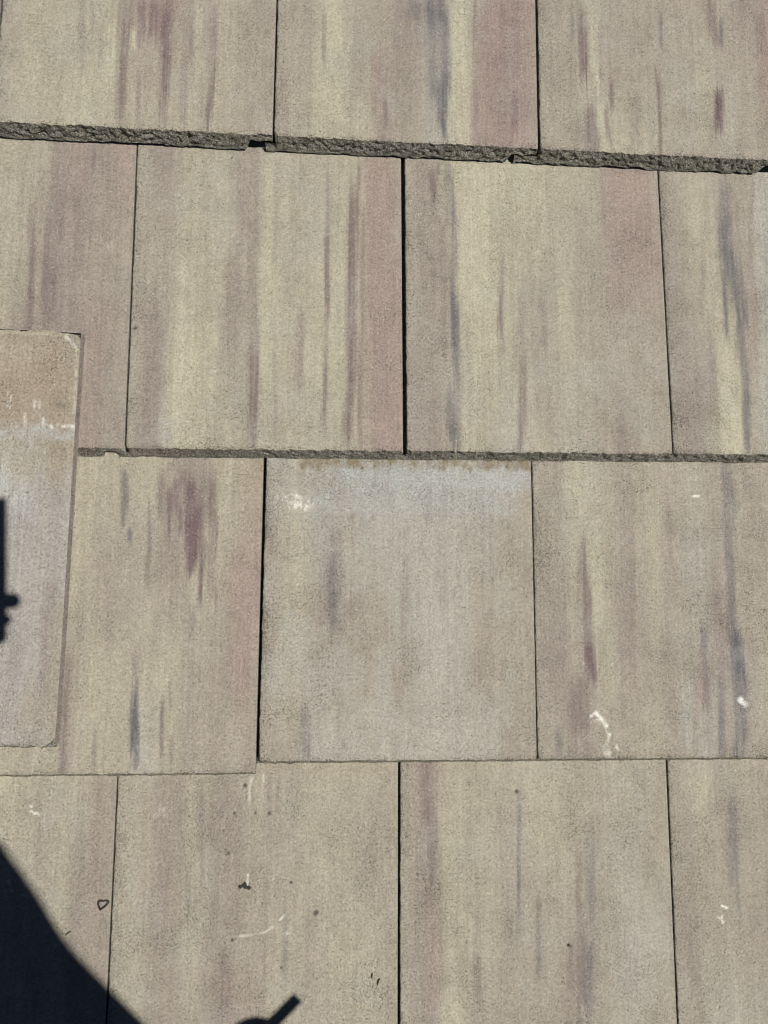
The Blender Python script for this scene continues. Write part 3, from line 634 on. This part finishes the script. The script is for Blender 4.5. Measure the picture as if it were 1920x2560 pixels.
# fingers: right hand closes round a marker, left hand wraps behind the phone with the thumb along its near edge
def finger(hand, i, root, pts):
    prev = root
    for k, p in enumerate(pts):
        nm = '%s_f%d_%d' % (hand, i, k); jt(nm, *p, (.0085 - .0008 * k) * (1.6 if hand == 'l' and i == 1 and k == 3 else 1)); BONES.append((prev, nm)); prev = nm
for i in range(4):
    o = i * .014
    finger('r', i, 'r_kn', [(.198 - .005 * i, -.527 - o * .4, .600 - o), (.201 - .005 * i, -.521 - o * .4, .582 - o), (.193 - .005 * i, -.518 - o * .4, .568 - o), (.184 - .005 * i, -.524 - o * .4, .566 - o)])
finger('r', 4, 'r_palm', [(.184, -.533, .622), (.182, -.522, .606), (.192, -.513, .594)])
for i in range(4):
    y = -.077 - .019 * i
    finger('l', i, 'l_kn', [(-.062, y, .806), (-.035, y + .002, .800), (-.006, y + .004, .803), ((.013, .027, .019, .014)[i], y + .005, .812)])
finger('l', 4, 'l_palm', [(-.084, -.100, .842), (-.074, -.080, .856), (-.056, -.062, .860)])

names = list(J); ids = {n: i for i, n in enumerate(names)}
sk = bpy.data.meshes.new('person')
sk.from_pydata([J[n][0] - BASE for n in names], [(ids[a], ids[b]) for a, b in BONES], [])
body = bpy.data.objects.new('person', sk); COL.objects.link(body)
mod = body.modifiers.new('skin', 'SKIN'); mod.use_smooth_shade = True; mod.branch_smoothing = .3
for i, n in enumerate(names):
    sv = sk.skin_vertices[0].data[i]; sv.radius = (J[n][1], J[n][2]); sv.use_root = (n == 'pelvis')
body.modifiers.new('subdivision', 'SUBSURF').levels = 2
dg = bpy.context.evaluated_depsgraph_get()
dg.update()
me = bpy.data.meshes.new_from_object(body.evaluated_get(dg))
body.modifiers.clear(); body.data = me; me.name = 'person'
for m in (M_SKIN, M_SHIRT, M_TROUSER, M_BOOT): me.materials.append(m)
SEG = []
for a, b in BONES:
    nm = b
    if nm[2:] in ('knee', 'calf', 'hip') or nm == 'waist' : zone = 2
    elif nm[2:] in ('heel', 'foot', 'toe', 'ankle'): zone = 3
    elif nm in ('chest', 'collar') or nm[2:] in ('sh', 'arm', 'el'): zone = 1
    else: zone = 0
    if nm == 'waist': zone = 1
    SEG.append((np.array(J[a][0] - BASE), np.array(J[b][0] - BASE), zone, max(J[b][1], .012)))
cen = np.array([p.center for p in me.polygons])
best = np.full(len(cen), 1e9); zone = np.zeros(len(cen), int)
for a, b, z, r in SEG:
    d = b - a; t = np.clip((cen - a) @ d / (d @ d), 0, 1)
    dist = np.linalg.norm(cen - a - t[:, None] * d, axis=1) / r
    w_ = dist < best; best[w_] = dist[w_]; zone[w_] = z
me.polygons.foreach_set('material_index', zone.astype(np.int32))
me.polygons.foreach_set('use_smooth', np.ones(len(cen), bool))
body.matrix_world = ROOF @ Matrix.Translation(BASE)
tag(body, 'person in navy shirt and grey trousers leaning over the roof with a phone', 'person')

def part_at(name, bm, mats, x, y, z, rot=None):
    o = from_bm(name, bm, mats, body, True)
    o.location = Vector((x, y, z)) - BASE
    if rot: o.rotation_euler = rot
    return o
bm = bmesh.new(); bmesh.ops.create_uvsphere(bm, u_segments=24, v_segments=14, radius=.1)
for v in bm.verts: v.co = Vector((v.co.x * .98, v.co.y * 1.1, max(v.co.z, 0) * .95))
capb = part_at('cap', bm, [M_CAP], .02, -.336, 1.515, (-.25, 0, 0))
bm = bmesh.new(); rows_ = []
for j in range(2):
    for zz in (0, .004):
        rows_.append([bm.verts.new((.085 * math.sin(a), .07 * j * math.cos(a) + .08 * math.cos(a), zz - .018 * j)) for a in np.linspace(-1.25, 1.25, 12)])
for A, B in ((0, 2), (1, 3), (2, 3), (0, 1)):
    for i in range(11): bm.faces.new((rows_[A][i], rows_[A][i + 1], rows_[B][i + 1], rows_[B][i]))
br = from_bm('brim', bm, [M_CAP], capb)
bm = bmesh.new(); bmesh.ops.create_uvsphere(bm, u_segments=20, v_segments=12, radius=.089)
for v in bm.verts:
    if v.co.y > .03: v.co.y = .03
part_at('hair', bm, [M_HAIR], .02, -.355, 1.495)
for sx in (-1, 1):
    bm = bmesh.new(); bmesh.ops.create_uvsphere(bm, u_segments=12, v_segments=8, radius=.012)
    part_at('eye', bm, [M_EYE], .02 + sx * .031, -.272, 1.478)
bm = bmesh.new(); box(bm, -.024, .024, -.004, .004, -.0025, .0025); bmesh.ops.bevel(bm, geom=bm.edges[:], offset=.002, segments=2)
part_at('mouth', bm, [plain_material('lips', (.33, .15, .12), .5, .05)], .02, -.258, 1.418)

# ------------------------------------------------------------------ phone in the left hand, marker in the right
phone = bpy.data.objects.new('smartphone', None); COL.objects.link(phone)
phone.matrix_world = ROOF @ CAM_LOCAL
tag(phone, 'dark phone held flat over the tiles in the photographer hand', 'phone')
bm = bmesh.new(); box(bm, -.0535, .0190, -.131, .0125, .0040, .0118)
bmesh.ops.bevel(bm, geom=[e for e in bm.edges if abs(e.verts[0].co.z - e.verts[1].co.z) > .004], offset=.010, segments=6)
from_bm('phone_case', bm, [M_METAL], phone)
bm = bmesh.new(); box(bm, -.0515, .0170, -.129, .0105, .01185, .0122)
from_bm('screen', bm, [M_GLASS], phone)
for (lx, ly) in ((0, 0), (-.019, 0), (0, -.019)):
    bm = bmesh.new(); bmesh.ops.create_cone(bm, cap_ends=True, segments=24, radius1=.0068, radius2=.0075, depth=.0022, matrix=Matrix.Translation((lx, ly, .0028)))
    from_bm('lens', bm, [M_LENS], phone)

pen = bpy.data.objects.new('marker_pen', None); COL.objects.link(pen)
A = Vector((.142, -.578, .604)); B = Vector((.2215, -.4915, .572))
pen.matrix_world = ROOF @ Matrix.Translation(A) @ (B - A).to_track_quat('Z', 'Y').to_matrix().to_4x4()
tag(pen, 'thick red marker pen held in the photographer right hand', 'pen')
ln = (B - A).length
bm = bmesh.new(); bmesh.ops.create_cone(bm, cap_ends=True, segments=20, radius1=.0055, radius2=.0062, depth=ln * .6, matrix=Matrix.Translation((0, 0, ln * .3)))
from_bm('barrel', bm, [M_PEN], pen)
bm = bmesh.new(); bmesh.ops.create_cone(bm, cap_ends=True, segments=20, radius1=.0066, radius2=.0060, depth=ln * .4, matrix=Matrix.Translation((0, 0, ln * .8)))
from_bm('pen_cap', bm, [M_CAP], pen)

SC.render.resolution_x = 768
SC.render.resolution_y = 1024
SC.cycles.max_bounces = 6
SC.cycles.filter_width = 1.1
